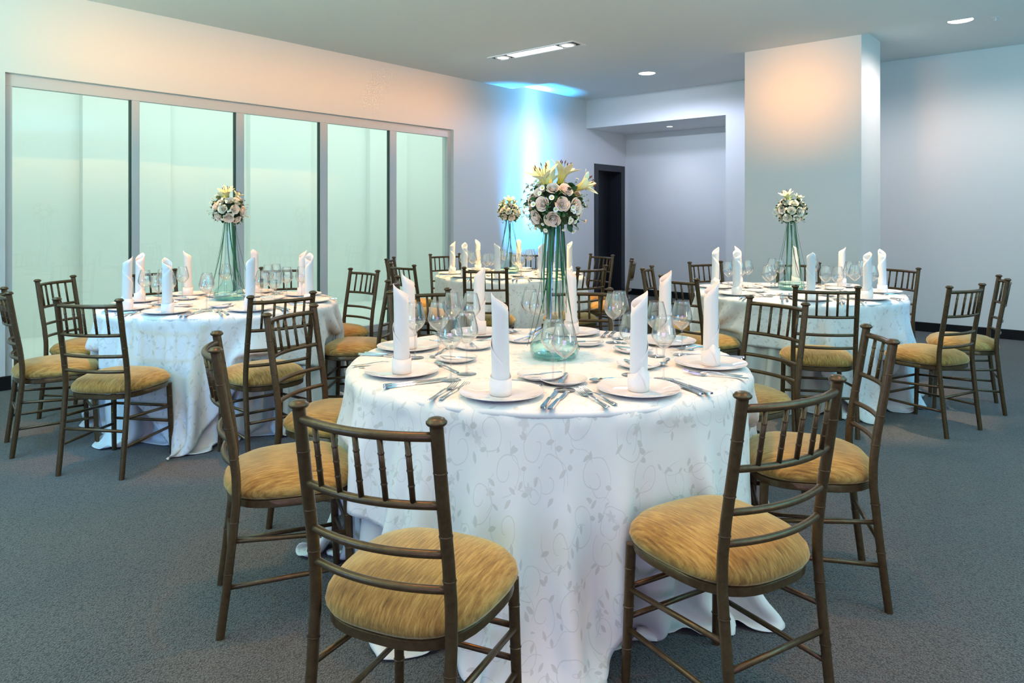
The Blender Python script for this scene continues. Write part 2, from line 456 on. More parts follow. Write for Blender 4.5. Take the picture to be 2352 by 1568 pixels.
struct(MB().rbox(-5.15, -5.0, -6.74, 6.15, 0, 3.4).build('wall_front', M['wall'], smooth=False))
struct(MB().rbox(7.57, 8.28, -3.16, -1.975, 0, CZ2).build('wall_pillar', M['wall'], smooth=False, bevel=0.004))
# light well behind the glass
WB = -9.0
def a_on(px, b):
    d = (px - 1176) / F; t_ = b / (d * V[0] + V[1]); return t_ * (d * U[0] + U[1])
m = MB().rbox(0.2, 9.4, WB - .1, WB, 0, 3.3).rbox(0.1, 0.2, WB, WT, 0, 3.3).rbox(9.4, 9.5, WB, WT, 0, 3.3)
for x0, x1 in ((190, 322), (322, 392), (575, 715), (850, 935)): m.rbox(a_on(x0, WB + .1), a_on(x1, WB + .1), WB, WB + .1, 0, 3.3)
m.rbox(0.2, 9.4, WB, WT, 3.2, 3.3)
struct(m.build('wall_lightwell', M['well'], smooth=False))
struct(MB().rbox(0.2, 9.4, WB, WT, 0.0, 0.02).build('floor_lightwell', M['well'], smooth=False))
# skirting boards
def skirt(name, *boxes):
    m = MB()
    for b in boxes: m.rbox(*b, 0.0, 0.108)
    struct(m.build(name, M['skirting'], smooth=False, bevel=0.003))
skirt('baseboard_left', (-5.0, WA0 + .035, LB, LB + .018), (WA1, DA0, LB, LB + .018))
skirt('baseboard_back', (BACK - .018, BACK, -4.20, 6.0), (ALC - .018, ALC, LB, -4.2), (BACK, ALC, -4.218, -4.2))
skirt('baseboard_right', (-5.0, BACK, 5.982, 6.0))
skirt('trim_1', (7.552, 8.298, -3.178, -3.16), (7.552, 8.298, -1.975, -1.957), (7.552, 7.57, -3.16, -1.975), (8.28, 8.298, -3.16, -1.975))
# glass wall
fb0, fb1 = LB - .11, LB - .055      # frame depth range
win = struct(empty('window_1', R(WA0, LB - .08, 0)))
inv = Matrix.Translation(-Vector(win.location))
def wpart(mb, name, mt, **k):
    mb.v = [tuple(Vector(p) - Vector(win.location)) for p in mb.v]
    return struct(mb.build(name, mt, win, smooth=False, **k))
def a_at(px, b):          # where the sight line of a pixel column meets the plane b
    d = (px - 1176) / F
    t = b / (d * V[0] + V[1])
    return t * (d * U[0] + U[1])
edges = [a_at(x, fb1) for x in (28, 303, 321, 543, 561, 736, 753, 896, 911, 1026)]
m = MB()
m.rbox(WA0, WA1, fb0, fb1, 2.35, WZ); m.rbox(WA0, WA1, fb0, fb1, 0.0, 0.085)
m.rbox(WA0, WA0 + .06, fb0, fb1, 0.085, 2.35); m.rbox(WA1 - .055, WA1, fb0, fb1, 0.085, 2.35)
m.rbox(WA0, WA1, WT, LB - .11, 0, .02)
wpart(m, 'window_frame', M['alu'], bevel=0.003)
for i in (1, 3, 5, 7):
    m = MB().rbox(edges[i], edges[i+1], fb0, fb1, 0.085, 2.35); wpart(m, 'mullion', M['alu'], bevel=0.003)
    m = MB().rbox(edges[i] - .012, edges[i], fb0 + .01, fb1 - .012, 0.085, 2.35); wpart(m, 'gasket', M['gasket'])
ed = [WA0 + .06] + edges[1:9] + [WA1 - .055]
for i in range(5):
    wpart(MB().rbox(ed[2*i], ed[2*i+1], LB - .092, LB - .086, 0.085, 2.35), 'pane', M['pane'])
# door
dr = struct(empty('door_1', R(DA0, LB, 0)))
def dpart(mb, name, mt, **k):
    mb.v = [tuple(Vector(p) - Vector(dr.location)) for p in mb.v]
    return struct(mb.build(name, mt, dr, smooth=False, **k))
m = MB().rbox(DA0, DA0 + .11, WT, LB + .012, 0, DZ).rbox(DA1 - .115, DA1, WT, LB + .012, 0, DZ).rbox(DA0 + .11, DA1 - .115, WT, LB + .012, DZ - .105, DZ)
dpart(m, 'door_frame', M['door'], bevel=0.003)
m = MB().rbox(DA0 + .11, DA1 - .115, WT - .04, WT, 0.005, DZ - .105)
dpart(m, 'door_leaf', M['leaf'])

# ------------------------------------------------------------------ ceiling fittings
def round_light(a, b, z, r, label):
    o = empty('recessed_downlight', R(a, b, z))
    MB().lathe([(r, 0.0), (r * 1.08, -0.004), (r * 1.10, 0.0), (r * 1.10, 0.01)], 40).build('trim_ring', M['white_metal'], o)
    MB().lathe([(0, -0.003), (r * .92, -0.003), (r, 0.0), (r, 0.004)], 40).build('diffuser', M['lamp'], o)
    tag(o, label, 'ceiling light', 'round recessed ceiling lights')
round_light(8.16, -4.71, CZ2, 0.105, 'round lit ceiling light above the black doorway alcove, beside the pillar')
round_light(7.90, -1.19, CZ2, 0.105, 'round lit ceiling light on the far side of the pillar, over the plain wall')
round_light(10.05, -5.40, 2.74, 0.045, 'tiny lit spot in the low ceiling of the doorway alcove')
t = empty('recessed_light_fitting', R(6.03, -4.86, CZ), 0)
def tpart(mb, name, mt, **k):
    mb.v = [tuple(Vector(p) - Vector(t.location)) for p in mb.v]
    return mb.build(name, mt, t, **k)
m = MB()
m.rbox(5.915, 5.93, -5.46, -4.27, CZ - .006, CZ); m.rbox(6.13, 6.145, -5.46, -4.27, CZ - .006, CZ)
m.rbox(5.93, 6.13, -5.46, -5.445, CZ - .006, CZ); m.rbox(5.93, 6.13, -4.285, -4.27, CZ - .006, CZ)
m.rbox(5.93, 6.13, -5.445, -5.43, CZ - .004, CZ); m.rbox(5.93, 5.955, -5.43, -4.285, CZ - .004, CZ); m.rbox(6.105, 6.13, -5.43, -4.285, CZ - .004, CZ)
tpart(m, 'trim_frame', M['white_metal'], smooth=False)
tpart(MB().rbox(5.955, 6.105, -5.20, -4.54, CZ - .005, CZ - .001), 'light_panel', M['lamp_panel'], smooth=False)
for b in (-5.32, -4.42):
    w = tpart(MB().rbox(5.955, 6.105, b - .11, b + .11, CZ - .002, CZ), 'recess_plate', M['dark'], smooth=False)
    c = R(6.03, b, CZ) - Vector(t.location)
    MB().lathe([(.062, -.004), (.072, -.012), (.084, -.010), (.088, -.003)], 32, c).build('spot_ring', M['white_metal'], t)
    MB().lathe([(0, -.010), (.045, -.010), (.062, -.005)], 32, c).build('spot_lamp', M['lamp'], t)
tag(t, 'rectangular white ceiling fitting with a lit panel between two round spots', 'ceiling light')
o = empty('sprinkler_head', R(7.97, -0.92, CZ2))
MB().lathe([(0, -.006), (.03, -.006), (.035, 0)], 20).build('escutcheon', M['white_metal'], o)
MB().tube([(0, 0, -.004), (0, 0, -.035)], .007).lathe([(0, -.038), (.018, -.036), (.018, -.033), (0, -.033)], 16).build('nozzle', M['white_metal'], o)
tag(o, 'small white sprinkler head on the ceiling beside the round light', 'sprinkler')
# uplighter that throws the blue beam
o = empty('uplighter', R(8.02, -6.36, 0), math.atan2(U[1], U[0]))
MB().box(-.54, .54, -.045, .045, .03, .12).box(-.50, -.44, -.06, .06, 0, .03).box(.44, .50, -.06, .06, 0, .03).build('lamp_bar', M['dark'], o, smooth=False, bevel=.006)
MB().box(-.51, .51, -.03, .03, .121, .126).build('lens', emit('blue uplighter lens', (0.2, 0.7, 1.0), 6), o, smooth=False)
tag(o, 'low black floor light bar throwing the blue beam up the wall', 'uplighter')

# ------------------------------------------------------------------ chairs
def px_floorpoint(x, y, z):
    t_ = F * (CAMH - z) / (y - HORIZON)
    return Vector(((x - 1176) / F * t_, t_, 0))
TABLES = {
 'front': dict(c=Vector((0.14, 2.91, 0)), R=0.80, half=1.15, rot=45 - 6, name='the front table'),
 'window': dict(c=Vector((-1.96, 4.84, 0)), R=0.755, half=1.03, rot=45 + 4, name='the glass-wall table'),
 'pillar': dict(c=Vector((2.20, 5.50, 0)), R=0.765, half=1.03, rot=45 + 10, name='the pillar table'),
 'rear': dict(c=Vector((-0.02, 7.18, 0)), R=0.755, half=1.03, rot=45 + 20, name='the rear table'),
}
CH = [  # table, finial pair in the photograph, weight of the measured heading
 ('front', (682,917),(1008,958), 1), ('front', (1706,898),(1923,860), 1), ('front', (499,757),(494,799), .8),
 ('front', (622,717),(721,697), 1), ('front', (1988,742),(2053,779), 1), ('front', (1719.5,677),(1853.6,694), 1),
 ('front', (1260,660),(1402,660), 1), ('front', (898,667),(1026.5,660), 1),
 ('window', (888.8,642.5),(914.5,631.5), .6), ('window', (133,682),(271,684.6), 1), ('window', (10,658),(19.5,669), .7),
 ('window', (87,640.6),(167,631), .8), ('window', (308.5,622),(410,617.6), .5), ('window', (591,616),(675.4,611.4), .5),
 ('window', (798.4,615),(861,619.5), .5), ('window', (577,677.5),(717.5,667), 1),
 ('pillar', (1520,630),(1598.5,638), .8), ('pillar', (1585,600.5),(1654.6,597.8), .3), ('pillar', (1475.7,614),(1497,608.5), .4),
 ('pillar', (1827.5,653.6),(1970,656), 1), ('pillar', (2184,655),(2253,649.5), 1), ('pillar', (2294.6,630),(2313.6,638.6), .8),
 ('pillar', (2024,607),(2113.5,614.7), .5), ('pillar', (1791,600),(1876,601), .3),
 ('rear', (1452,592),(1451,596.6), .3), ('rear', (1069.4,612.3),(1160,613), .7), ('rear', (1329.6,612),(1389,607), .7),
 ('rear', (1359,581.7),(1405,584.3), .3), ('rear', (1176.5,579),(1238.5,579), .3), ('rear', (995.4,581.7),(1055,582), .3),
 ('rear', (885,594),(906.6,588), .2), ('rear', (901,603),(948.2,606.7), .4),
]
SLOTS = ['front-right', 'right-front', 'right-rear', 'rear-right', 'rear-left', 'left-rear', 'left-front', 'front-left']
def slot_assign(center, pts):
    """names for the eight places round a table, counter-clockwise"""
    ang = [math.degrees(math.atan2(p.y - center.y, p.x - center.x)) for p in pts]
    order = sorted(range(8), key=lambda i: ang[i])
    best = None
    for s in range(8):
        e = 0
        for k, i in enumerate(order):
            tgt = -67.5 + 45 * ((k + s) % 8)
            e += abs((ang[i] - tgt + 180) % 360 - 180)
        if best is None or e < best[0]: best = (e, s)
    res = [None] * 8
    for k, i in enumerate(order): res[i] = SLOTS[(k + best[1]) % 8]
    return res
chairs = []
for tb, p, q, w in CH:
    a = px_floorpoint(*p, .92); b = px_floorpoint(*q, .92)
    mid = (a + b) / 2; wv = (b - a).normalized()
    n = Vector((-wv.y, wv.x, 0)); tc = (TABLES[tb]['c'] - mid); tc.z = 0; tc.normalize()
    if n.dot(tc) < 0: n = -n
    f = (n * w + tc * (1 - w)).normalized()
    chairs.append(dict(table=tb, mid=mid, f=f, pos=mid + f * 0.245))
chairs[24]['pos'] = Vector((1.10, 6.98, 0)) - Vector((.0, .0, 0)); chairs[24]['f'] = (TABLES['rear']['c'] - chairs[24]['pos']).normalized()
chairs[24]['pos'] = Vector((1.17, 6.98, 0)) + chairs[24]['f'] * .245
for tb in TABLES:
    g = [c for c in chairs if c['table'] == tb]
    for c, s in zip(g, slot_assign(TABLES[tb]['c'], [c['pos'] for c in g])): c['slot'] = s
    # keep the seats from running too far under the table
    for c in g:
        d = c['pos'] - TABLES[tb]['c']; need = TABLES[tb]['R'] + 0.135
        if d.length < need: c['pos'] = TABLES[tb]['c'] + d.normalized() * need

POST = [(.0, -.232), (.14, -.214), (.30, -.196), (.42, -.184), (.50, -.184), (.60, -.196), (.74, -.220), (.90, -.245)]
def post_y(z):
    for (z0, y0), (z1, y1) in zip(POST, POST[1:]):
        if z0 <= z <= z1: return y0 + (y1 - y0) * (z - z0) / (z1 - z0)
    return POST[-1][1]
PXB = .176
def make_chair():
    t = empty('ballroom_chair'); br = M['bronze']
    # upholstered seat pad
    m = MB(); NU, NV = 44, 14
    def outline(th):
        c, s = math.cos(th), math.sin(th)
        n = 2.9
        r = (abs(c) ** n + abs(s) ** n) ** (-1 / n)
        x, y = r * c, r * s
        wx = .212 + .014 * y; hy = .215 if y > 0 else .222
        return x * wx, y * hy * 1.0
    prof = [(.0, .505), (.30, .5035), (.55, .499), (.75, .490), (.90, .474), (.985, .452), (1.0, .436), (.97, .424), (.90, .420), (.5, .420), (0, .420)]
    v = []; f = []
    for (s, z) in prof:
        for k in range(NU):
            x, y = outline(2 * PI * k / NU)
            v.append((x * s, y * s, z))
    for i in range(len(prof) - 1):
        for k in range(NU):
            k2 = (k + 1) % NU; f.append((i*NU+k, (i+1)*NU+k, (i+1)*NU+k2, i*NU+k2))
    m.add(v, f).build('seat_cushion', M['chenille'], t)
    m = MB(); v = []; f = []
    for (s, z) in ((.93, .4205), (.955, .416), (.955, .396), (.93, .392), (.6, .392)):
        for k in range(NU):
            x, y = outline(2 * PI * k / NU); v.append((x * s, y * s, z))
    for i in range(4):
        for k in range(NU):
            k2 = (k + 1) % NU; f.append((i*NU+k, (i+1)*NU+k, (i+1)*NU+k2, i*NU+k2))
    m.add(v, f).build('seat_frame', br, t, angle=50)
    for sx in (-1, 1):
        m = MB(); pts = []; rad = []
        n = 30
        for i in range(n + 1):
            z = .90 * i / n
            pts.append((sx * (PXB + .004 * (1 - z / .9)), post_y(z), z)); rad.append(.0135 + .0012 * min(1, z / .9))
        m.tube(pts, rad, 14)
        for z in (.20, .36, .56, .66, .80):
            m.lathe([(.0150, -.0022), (.0160, 0), (.0150, .0022)], 14, (sx * (PXB + .004 * (1 - z / .9)), post_y(z), z))
        p = m.build('back_post', br, t, angle=50)
        MB().lathe([(.0145, 0), (.0145, .006), (.0205, .0095), (.0225, .013), (.0225, .016), (.019, .0185), (.017, .022), (.010, .0245), (0, .025)], 18, (sx * PXB, post_y(.9), .895)).build('finial', br, p, angle=60)
        m = MB().tube([(sx * .172, .165, .40), (sx * .176, .172, .2), (sx * .180, .180, 0)], [.0150, .0142, .0125], 14)
        for z in (.33, .22, .10): m.lathe([(.0145, -.002), (.0158, 0), (.0145, .002)], 14, (sx * (.180 - .02 * z), .180 - .038 * z, z))
        m.build('front_leg', br, t, angle=50)
        for z, e in ((.30, .27), (.155, .155)):
            a = Vector((sx * (PXB + .003), post_y(z), z)); b = Vector((sx * .177, .176, e))
            MB().tube([a, a.lerp(b, .5), b], .0080, 10).build('stretcher', br, t)
    def bow(z, depth, r, name):
        pts = []
        for i in range(17):
            u = -1 + 2 * i / 16
            pts.append((u * PXB, post_y(z) - depth * (1 - u * u), z - .004 * (1 - u * u) * 0))
        return MB().tube(pts, r, 12).build(name, br, t)
    bow(.878, .040, .0105, 'top_rail')
    for z, d in ((.728, .038), (.618, .036), (.538, .034)): bow(z, d, .0092, 'back_rail')
    for k in range(5):
        u = (k - 2) / 3.0
        x = u * PXB; dd = 1 - u * u
        a = Vector((x, post_y(.73) - .038 * dd, .731)); b = Vector((x, post_y(.876) - .040 * dd, .872))
        m = MB().tube([a, a.lerp(b, .5), b], .0066, 10)
        for q in (.28, .52, .76):
            c = a.lerp(b, q); m.lathe([(.0066, -.003), (.0078, 0), (.0066, .003)], 10, c)
        m.build('spindle', br, t)
    a = Vector((-PXB, post_y(.235), .235)); b = Vector((PXB, post_y(.235), .235)); MB().tube([a, a.lerp(b, .5), b], .0080, 10).build('stretcher', br, t)
    for z in (.27, .185):
        MB().tube([(-.177, .176, z), (0, .176, z), (.177, .176, z)], .0080, 10).build('stretcher', br, t)
    return t
LOOKS = {  # what sets single chairs apart
 0: 'bronze chair showing its back, left of the hanging cloth corner of the front table',
 1: 'bronze chair angled at the near right of the front table, seat in full view',
 2: 'bronze chair seen side-on at the near left edge of the front table',
 3: 'bronze chair with slanting back at the left of the front table, before the glass-wall table',
 4: 'bronze chair seen nearly edge-on at the right of the front table',
 5: 'bronze chair standing between the front table and the pillar table',
 6: 'bronze chair facing the camera behind the vase of the front table',
 7: 'bronze chair facing the camera at the rear left of the front table',
}
proto = make_chair()
for i, c in enumerate(chairs):
    o = proto if i == 0 else copy_tree(proto)
    o.location = (c['pos'].x, c['pos'].y, 0)
    o.rotation_euler = (0, 0, math.atan2(c['f'].y, c['f'].x) - PI / 2)
    lab = LOOKS.get(i) or 'gold-seated ballroom chair at the %s place of %s' % (c['slot'], TABLES[c['table']]['name'])
    tag(o, lab, 'chair', 'gold-seated ballroom chairs round ' + TABLES[c['table']]['name'])

# ------------------------------------------------------------------ cloth draping (position based)
TT = .748        # top of the bare table board
def pbd(P, fixed, groups, collide, frames, iters, damp=0.97, g=9.8, dt=1/50):
    """groups: list of (idxA, idxB, rest, stiffness) with no shared vertex inside one group"""
    V_ = np.zeros_like(P); w = np.where(fixed, 0.0, 1.0)
    pre = []
    for A, B, L, k in groups:
        wa, wb = w[A], w[B]; s = wa + wb; ok = s > 0
        A, B, L, wa, wb = A[ok], B[ok], L[ok], wa[ok], wb[ok]; s = wa + wb
        pre.append((A, B, L, (wa / s * k)[:, None], (wb / s * k)[:, None]))
    for fr in range(frames):
        V_[:, 2] -= g * dt; V_ *= damp; V_[fixed] = 0
        Q = P + V_ * dt
        for it in range(iters):
            for A, B, L, ka, kb in pre:
                d = Q[B] - Q[A]; ln = np.sqrt((d * d).sum(1)) + 1e-9
                c = ((ln - L) / ln)[:, None] * d
                Q[A] += ka * c; Q[B] -= kb * c
            if it % 3 == 2: collide(Q, P)
        collide(Q, P)
        V_ = (Q - P) / dt
        P = Q
    return P

def seats_of(tb):
    return [(c['pos'], c['f']) for c in chairs if c['table'] == tb]

def make_collider(cx, cy, Rr, seats, rmin, top, polar=None, ztop=.752):
    def collide(Q, P):
        x = Q[:, 0] - cx; y = Q[:, 1] - cy; r = np.sqrt(x * x + y * y) + 1e-9
        # board
        on = (r < Rr) & (Q[:, 2] < ztop) & (Q[:, 2] > ztop - .05)
        inn = on & (r < Rr - .02); Q[inn, 2] = ztop
        e = on & ~inn
        if e.any():
            s = Rr / r[e]; Q[e, 0] = cx + x[e] * s; Q[e, 1] = cy + y[e] * s
        lo = (Q[:, 2] <= ztop - .05) & (r < rmin)
        if lo.any():
            s = rmin / r[lo]; Q[lo, 0] = cx + x[lo] * s; Q[lo, 1] = cy + y[lo] * s
        if polar is not None:
            x = Q[:, 0] - cx; y = Q[:, 1] - cy; r = np.sqrt(x * x + y * y) + 1e-9
            ti = ((np.arctan2(y, x) / (2 * PI)) % 1.0) * polar.shape[0]; zi = np.clip(Q[:, 2] / .76, 0, .999) * polar.shape[1]
            t0 = ti.astype(int) % polar.shape[0]; z0 = zi.astype(int)
            need = polar[t0, z0]
            lo = (Q[:, 2] < ztop - .01) & (r < need)
            s = need[lo] / r[lo]; Q[lo, 0] = cx + x[lo] * s; Q[lo, 1] = cy + y[lo] * s
        for (sp, sf) in seats:
            dx = Q[:, 0] - sp.x; dy = Q[:, 1] - sp.y
            fy = dx * sf.x + dy * sf.y; fx = dx * sf.y - dy * sf.x
            # rounded seat footprint as a superellipse, legs under it
            q = (np.abs(fx) / .222) ** 3 + (np.abs(fy) / .226) ** 3
            ins = (q < 1) & (Q[:, 2] < .515)
            if ins.any():
                up = ins & (P[:, 2] > .495)
                Q[up, 2] = np.maximum(Q[up, 2], .513)
                pu = ins & ~up
                if pu.any():
                    ymax = .226 * (1 - np.minimum((np.abs(fx[pu]) / .222) ** 3, .999)) ** (1 / 3)
                    d = ymax - fy[pu]
                    d = np.minimum(d, .03)
                    Q[pu, 0] += sf.x * d; Q[pu, 1] += sf.y * d
        fl = Q[:, 2] < .006
        Q[fl, 2] = .006
        Q[fl, :2] = P[fl, :2] + .35 * (Q[fl, :2] - P[fl, :2])
    return collide

def gathered(rr, th, Rr, top, n, lr, flare):
    """start shape: cloth hanging almost straight with folds that take up the spare width"""
    drop = np.maximum(rr - Rr, 0)
    mean = Rr + .012 * np.clip(drop / .05, 0, 1) + flare * np.clip(drop / .75, 0, 1.2)
    ph = n * th
    for k in (2, 3, 5): ph = ph + lr.uniform(.5, 1.3) * np.sin(k * th + lr.uniform(0, 6.28))
    e = np.maximum(rr / mean, 1.0) - 1.0
    amp = 2.0 * mean / n * np.sqrt(e) * np.clip(drop / .22, 0, 1) * 1.15
    mod = 1 + .35 * np.sin(4 * th + lr.uniform(0, 6.28)) + .2 * np.sin(7 * th + lr.uniform(0, 6.28))
    rad = np.minimum(rr, mean) + np.where(rr > Rr, amp * mod * np.cos(ph), 0)
    z = top - np.where(drop > 0, drop * .985, 0)
    over = np.maximum(.014 - z, 0)          # what is longer than the table is high lies outwards on the carpet
    return rad + over * .8, np.maximum(z, .014)

def underskirt(tb, seed):
    T = TABLES[tb]; cx, cy, Rr = T['c'].x, T['c'].y, T['R'] - .022
    NT, DR = 300, .030
    rr = np.arange(Rr - .05, Rr + .742, DR); NR = len(rr)
    th = np.arange(NT) / NT * 2 * PI
    RR, TH = np.meshgrid(rr, th, indexing='ij')
    lr = np.random.default_rng(seed)
    # start already gathered: vertical drop with small ripples
    drop = np.maximum(RR - Rr, 0)
    rad, z = gathered(RR, TH, Rr, TT + .002, 27, lr, .085)
    P = np.stack([cx + rad * np.cos(TH), cy + rad * np.sin(TH), z], -1).reshape(-1, 3)
    idx = np.arange(NR * NT).reshape(NR, NT)
    fixed = (RR <= Rr - .02).reshape(-1)
    gr = []
    def L2(i, j): return np.sqrt(((F0[i] - F0[j]) ** 2).sum(1))
    F0 = np.stack([RR * np.cos(TH), RR * np.sin(TH), 0 * RR], -1).reshape(-1, 3)
    def add(A, B, k): A = A.reshape(-1); B = B.reshape(-1); gr.append((A, B, L2(A, B), k))
    for p in (0, 1):
        add(idx[p:NR-1:2], idx[p+1:NR:2], 1.0)
        n = np.arange(p, NT, 2); add(idx[:, n], idx[:, (n + 1) % NT], 1.0)
        add(idx[p:NR-1:2], np.roll(idx, -1, 1)[p+1:NR:2], .5)
        add(idx[p:NR-1:2], np.roll(idx, 1, 1)[p+1:NR:2], .5)
    for p in (0, 1):
        for q in (0, 1):
            n = np.arange(p * 2 + q, NT, 4); add(idx[:, n], idx[:, (n + 2) % NT], .22)
    for p in range(4):
        a = np.arange(p, NR - 2, 4)
        if len(a): add(idx[a], idx[a + 2], .12)
    col = make_collider(cx, cy, Rr, seats_of(tb), T['R'] - .14, True, ztop=TT + .002)
    P = pbd(P, fixed, gr, col, 70, 9, .95)
    faces = []
    for i in range(NR - 1):
        for k in range(NT):
            k2 = (k + 1) % NT; faces.append((int(idx[i, k]), int(idx[i+1, k]), int(idx[i+1, k2]), int(idx[i, k2])))
    me = bpy.data.meshes.new('table_underskirt'); me.from_pydata(P.tolist(), [], faces)
    me.polygons.foreach_set('use_smooth', [True] * len(me.polygons)); me.materials.append(M['plain_cloth'])
    o = bpy.data.objects.new('table_underskirt', me); C.objects.link(o)
    b = o.modifiers.new('sub', 'SUBSURF'); b.levels = 1; b.render_levels = 1
    s = o.modifiers.new('solid', 'SOLIDIFY'); s.thickness = .002; s.offset = 0
    tag(o, 'plain white pleated underskirt reaching the carpet round ' + T['name'], 'table skirt', 'plain table underskirts')
    # polar map of its outside for the overlay
    x = P[:, 0] - cx; y = P[:, 1] - cy; r = np.sqrt(x * x + y * y)
    NB, NZ = 150, 20
    pm = np.zeros((NB, NZ)) + (T['R'] - .10)
    # dense resample along edges
    a = P[idx]; a2 = np.roll(a, -1, 1)
    dens = [a, (a + a2) / 2]
    dens += [(a[:-1] + a[1:]) / 2]
    D = np.concatenate([q.reshape(-1, 3) for q in dens])
    x = D[:, 0] - cx; y = D[:, 1] - cy; r = np.sqrt(x * x + y * y)
    ti = (((np.arctan2(y, x) / (2 * PI)) % 1.0) * NB).astype(int) % NB; zi = (np.clip(D[:, 2] / .76, 0, .999) * NZ).astype(int)
    np.maximum.at(pm, (ti, zi), r)
    pm = np.maximum(pm, np.roll(pm, 1, 0) - .004); pm = np.maximum(pm, np.roll(pm, -1, 0) - .004)
    pm[:, -1] = T['R']
    return np.minimum(pm, T['R'] + .13) + .007

def overlay(tb, seed, polar):
    T = TABLES[tb]; cx, cy, Rr = T['c'].x, T['c'].y, T['R']
    S = T['half']; h = .027; n = int(2 * S / h) + 1; h = 2 * S / (n - 1)
    g = np.linspace(-S, S, n); X, Y = np.meshgrid(g, g, indexing='ij')
    a = math.radians(T['rot']); ca, sa = math.cos(a), math.sin(a)
    wx = X * ca - Y * sa; wy = X * sa + Y * ca
    r = np.sqrt(wx ** 2 + wy ** 2); th = np.arctan2(wy, wx)
    lr = np.random.default_rng(seed)
    rad, z = gathered(r, th, Rr, TT + .009, 22, lr, .12)
    P = np.stack([cx + rad * np.cos(th), cy + rad * np.sin(th), np.maximum(z, .02)], -1).reshape(-1, 3)
    idx = np.arange(n * n).reshape(n, n)
    fixed = (r < Rr - .035).reshape(-1)
    gr = []
    def add(A, B, L, k): A = A.reshape(-1); B = B.reshape(-1); gr.append((A, B, np.full(len(A), L), k))
    d = h * math.sqrt(2)
    for p in (0, 1):
        add(idx[p:n-1:2], idx[p+1:n:2], h, 1.0); add(idx[:, p:n-1:2], idx[:, p+1:n:2], h, 1.0)
        add(idx[p:n-1:2, :-1], idx[p+1:n:2, 1:], d, .35); add(idx[p:n-1:2, 1:], idx[p+1:n:2, :-1], d, .35)
    for p in range(4):
        q = np.arange(p, n - 2, 4); add(idx[q], idx[q+2], 2*h, .09); add(idx[:, q], idx[:, q+2], 2*h, .09)
    for p in range(8):
        q = np.arange(p, n - 4, 8); add(idx[q], idx[q+4], 4*h, .008); add(idx[:, q], idx[:, q+4], 4*h, .008)
    col = make_collider(cx, cy, Rr, seats_of(tb), T['R'] - .10, True, polar, ztop=TT + .009)
    P = pbd(P, fixed, gr, col, 55, 9, .93)
    faces = [(int(idx[i, k]), int(idx[i+1, k]), int(idx[i+1, k+1]), int(idx[i, k+1])) for i in range(n-1) for k in range(n-1)]
    me = bpy.data.meshes.new('tablecloth'); me.from_pydata(P.tolist(), [], faces)
    uvl = me.uv_layers.new(name='UVMap')
    uvs = np.stack([X.reshape(-1), Y.reshape(-1)], -1)
    li = np.empty(len(me.loops), dtype=np.int32); me.loops.foreach_get('vertex_index', li)
    uvl.data.foreach_set('uv', uvs[li].reshape(-1))
    me.polygons.foreach_set('use_smooth', [True] * len(me.polygons)); me.materials.append(M['jacquard'])
    o = bpy.data.objects.new('tablecloth', me); C.objects.link(o)
    b = o.modifiers.new('sub', 'SUBSURF'); b.levels = 1; b.render_levels = 1
    s = o.modifiers.new('solid', 'SOLIDIFY'); s.thickness = .0025; s.offset = 0
    tag(o, 'square white cloth with pale vine scrolls draped over ' + T['name'], 'tablecloth', 'patterned square tablecloths')

for i, tb in enumerate(TABLES):
    T = TABLES[tb]
    o = empty('round_banquet_table', (T['c'].x, T['c'].y, 0))
    MB().lathe([(0, TT - .025), (T['R'] - .02, TT - .025), (T['R'] - .015, TT - .012), (T['R'] - .02, TT), (0, TT)], 64).build('tabletop', M['wall'], o)
    for k in range(4):
        an = PI / 4 + k * PI / 2
        MB().tube([(.42 * math.cos(an), .42 * math.sin(an), TT - .02), (.50 * math.cos(an), .50 * math.sin(an), 0)], .016, 10).build('leg', M['bronze'], o)
    tag(o, 'round banquet table hidden under its white cloths, %s' % T['name'], 'table', 'round banquet tables')
    pm = underskirt(tb, 31 + i)
    overlay(tb, 71 + i, pm)

# ------------------------------------------------------------------ tableware
TZ = TT + .0108
def proto_plate(r, name):
    m = MB().lathe([(0, .0035), (r*.60, .0035), (r*.66, .0055), (r*.72, .0085), (r*.985, .0165), (r, .0175), (r, .0150), (r*.74, .0050), (r*.64, .0005), (r*.60, 0), (0, 0.0005)], 56)
    return m.build(name, M['china'])
def proto_glass():
    t = empty('wine_glass')
    prof = [(.0052, .106), (.012, .1115), (.025, .122), (.0365, .1365), (.0420, .149), (.0428, .157), (.0405, .172), (.0355, .195), (.0305, .214), (.0280, .2245),
            (.0273, .225), (.0270, .2235), (.0293, .214), (.0343, .195), (.0393, .172), (.0416, .157), (.0408, .1500), (.0352, .1380), (.0235, .1238), (.010, .1140), (0, .111)]
    MB().lathe(prof, 36).build('bowl', M['crystal'], t)
    MB().lathe([(.0050, .0045), (.0040, .010), (.0032, .03), (.0032, .08), (.0040, .096), (.0060, .108)], 16).build('stem', M['crystal_stem'], t)
    MB().lathe([(0, .0), (.035, .0), (.0365, .0010), (.035, .0022), (.015, .0035), (.005, .0060), (0, .0065)], 36).build('foot', M['crystal'], t)
    return t
def ribbon(pts, th, mi=0, m=None):
    """solid strip through (y, half width, z) stations"""
    m = m or MB(); v = []; f = []
    for (y, w, z) in pts: v += [(-w, y, z), (w, y, z), (w * .8, y, z + th), (-w * .8, y, z + th)]
    n = len(pts)
    for i in range(n - 1):
        a = i * 4
        for k in range(4):
            k2 = (k + 1) % 4; f.append((a + k, a + k2, a + 4 + k2, a + 4 + k))
    f.append((3, 2, 1, 0)); f.append(tuple((n-1)*4 + k for k in range(4)))
    return m.add(v, f, mi)
HANDLE = [(-.105, .004, .002), (-.103, .0075, .001), (-.096, .0095, .001), (-.085, .0085, .0015), (-.05, .0052, .004), (-.015, .0038, .008), (.015, .0032, .009)]
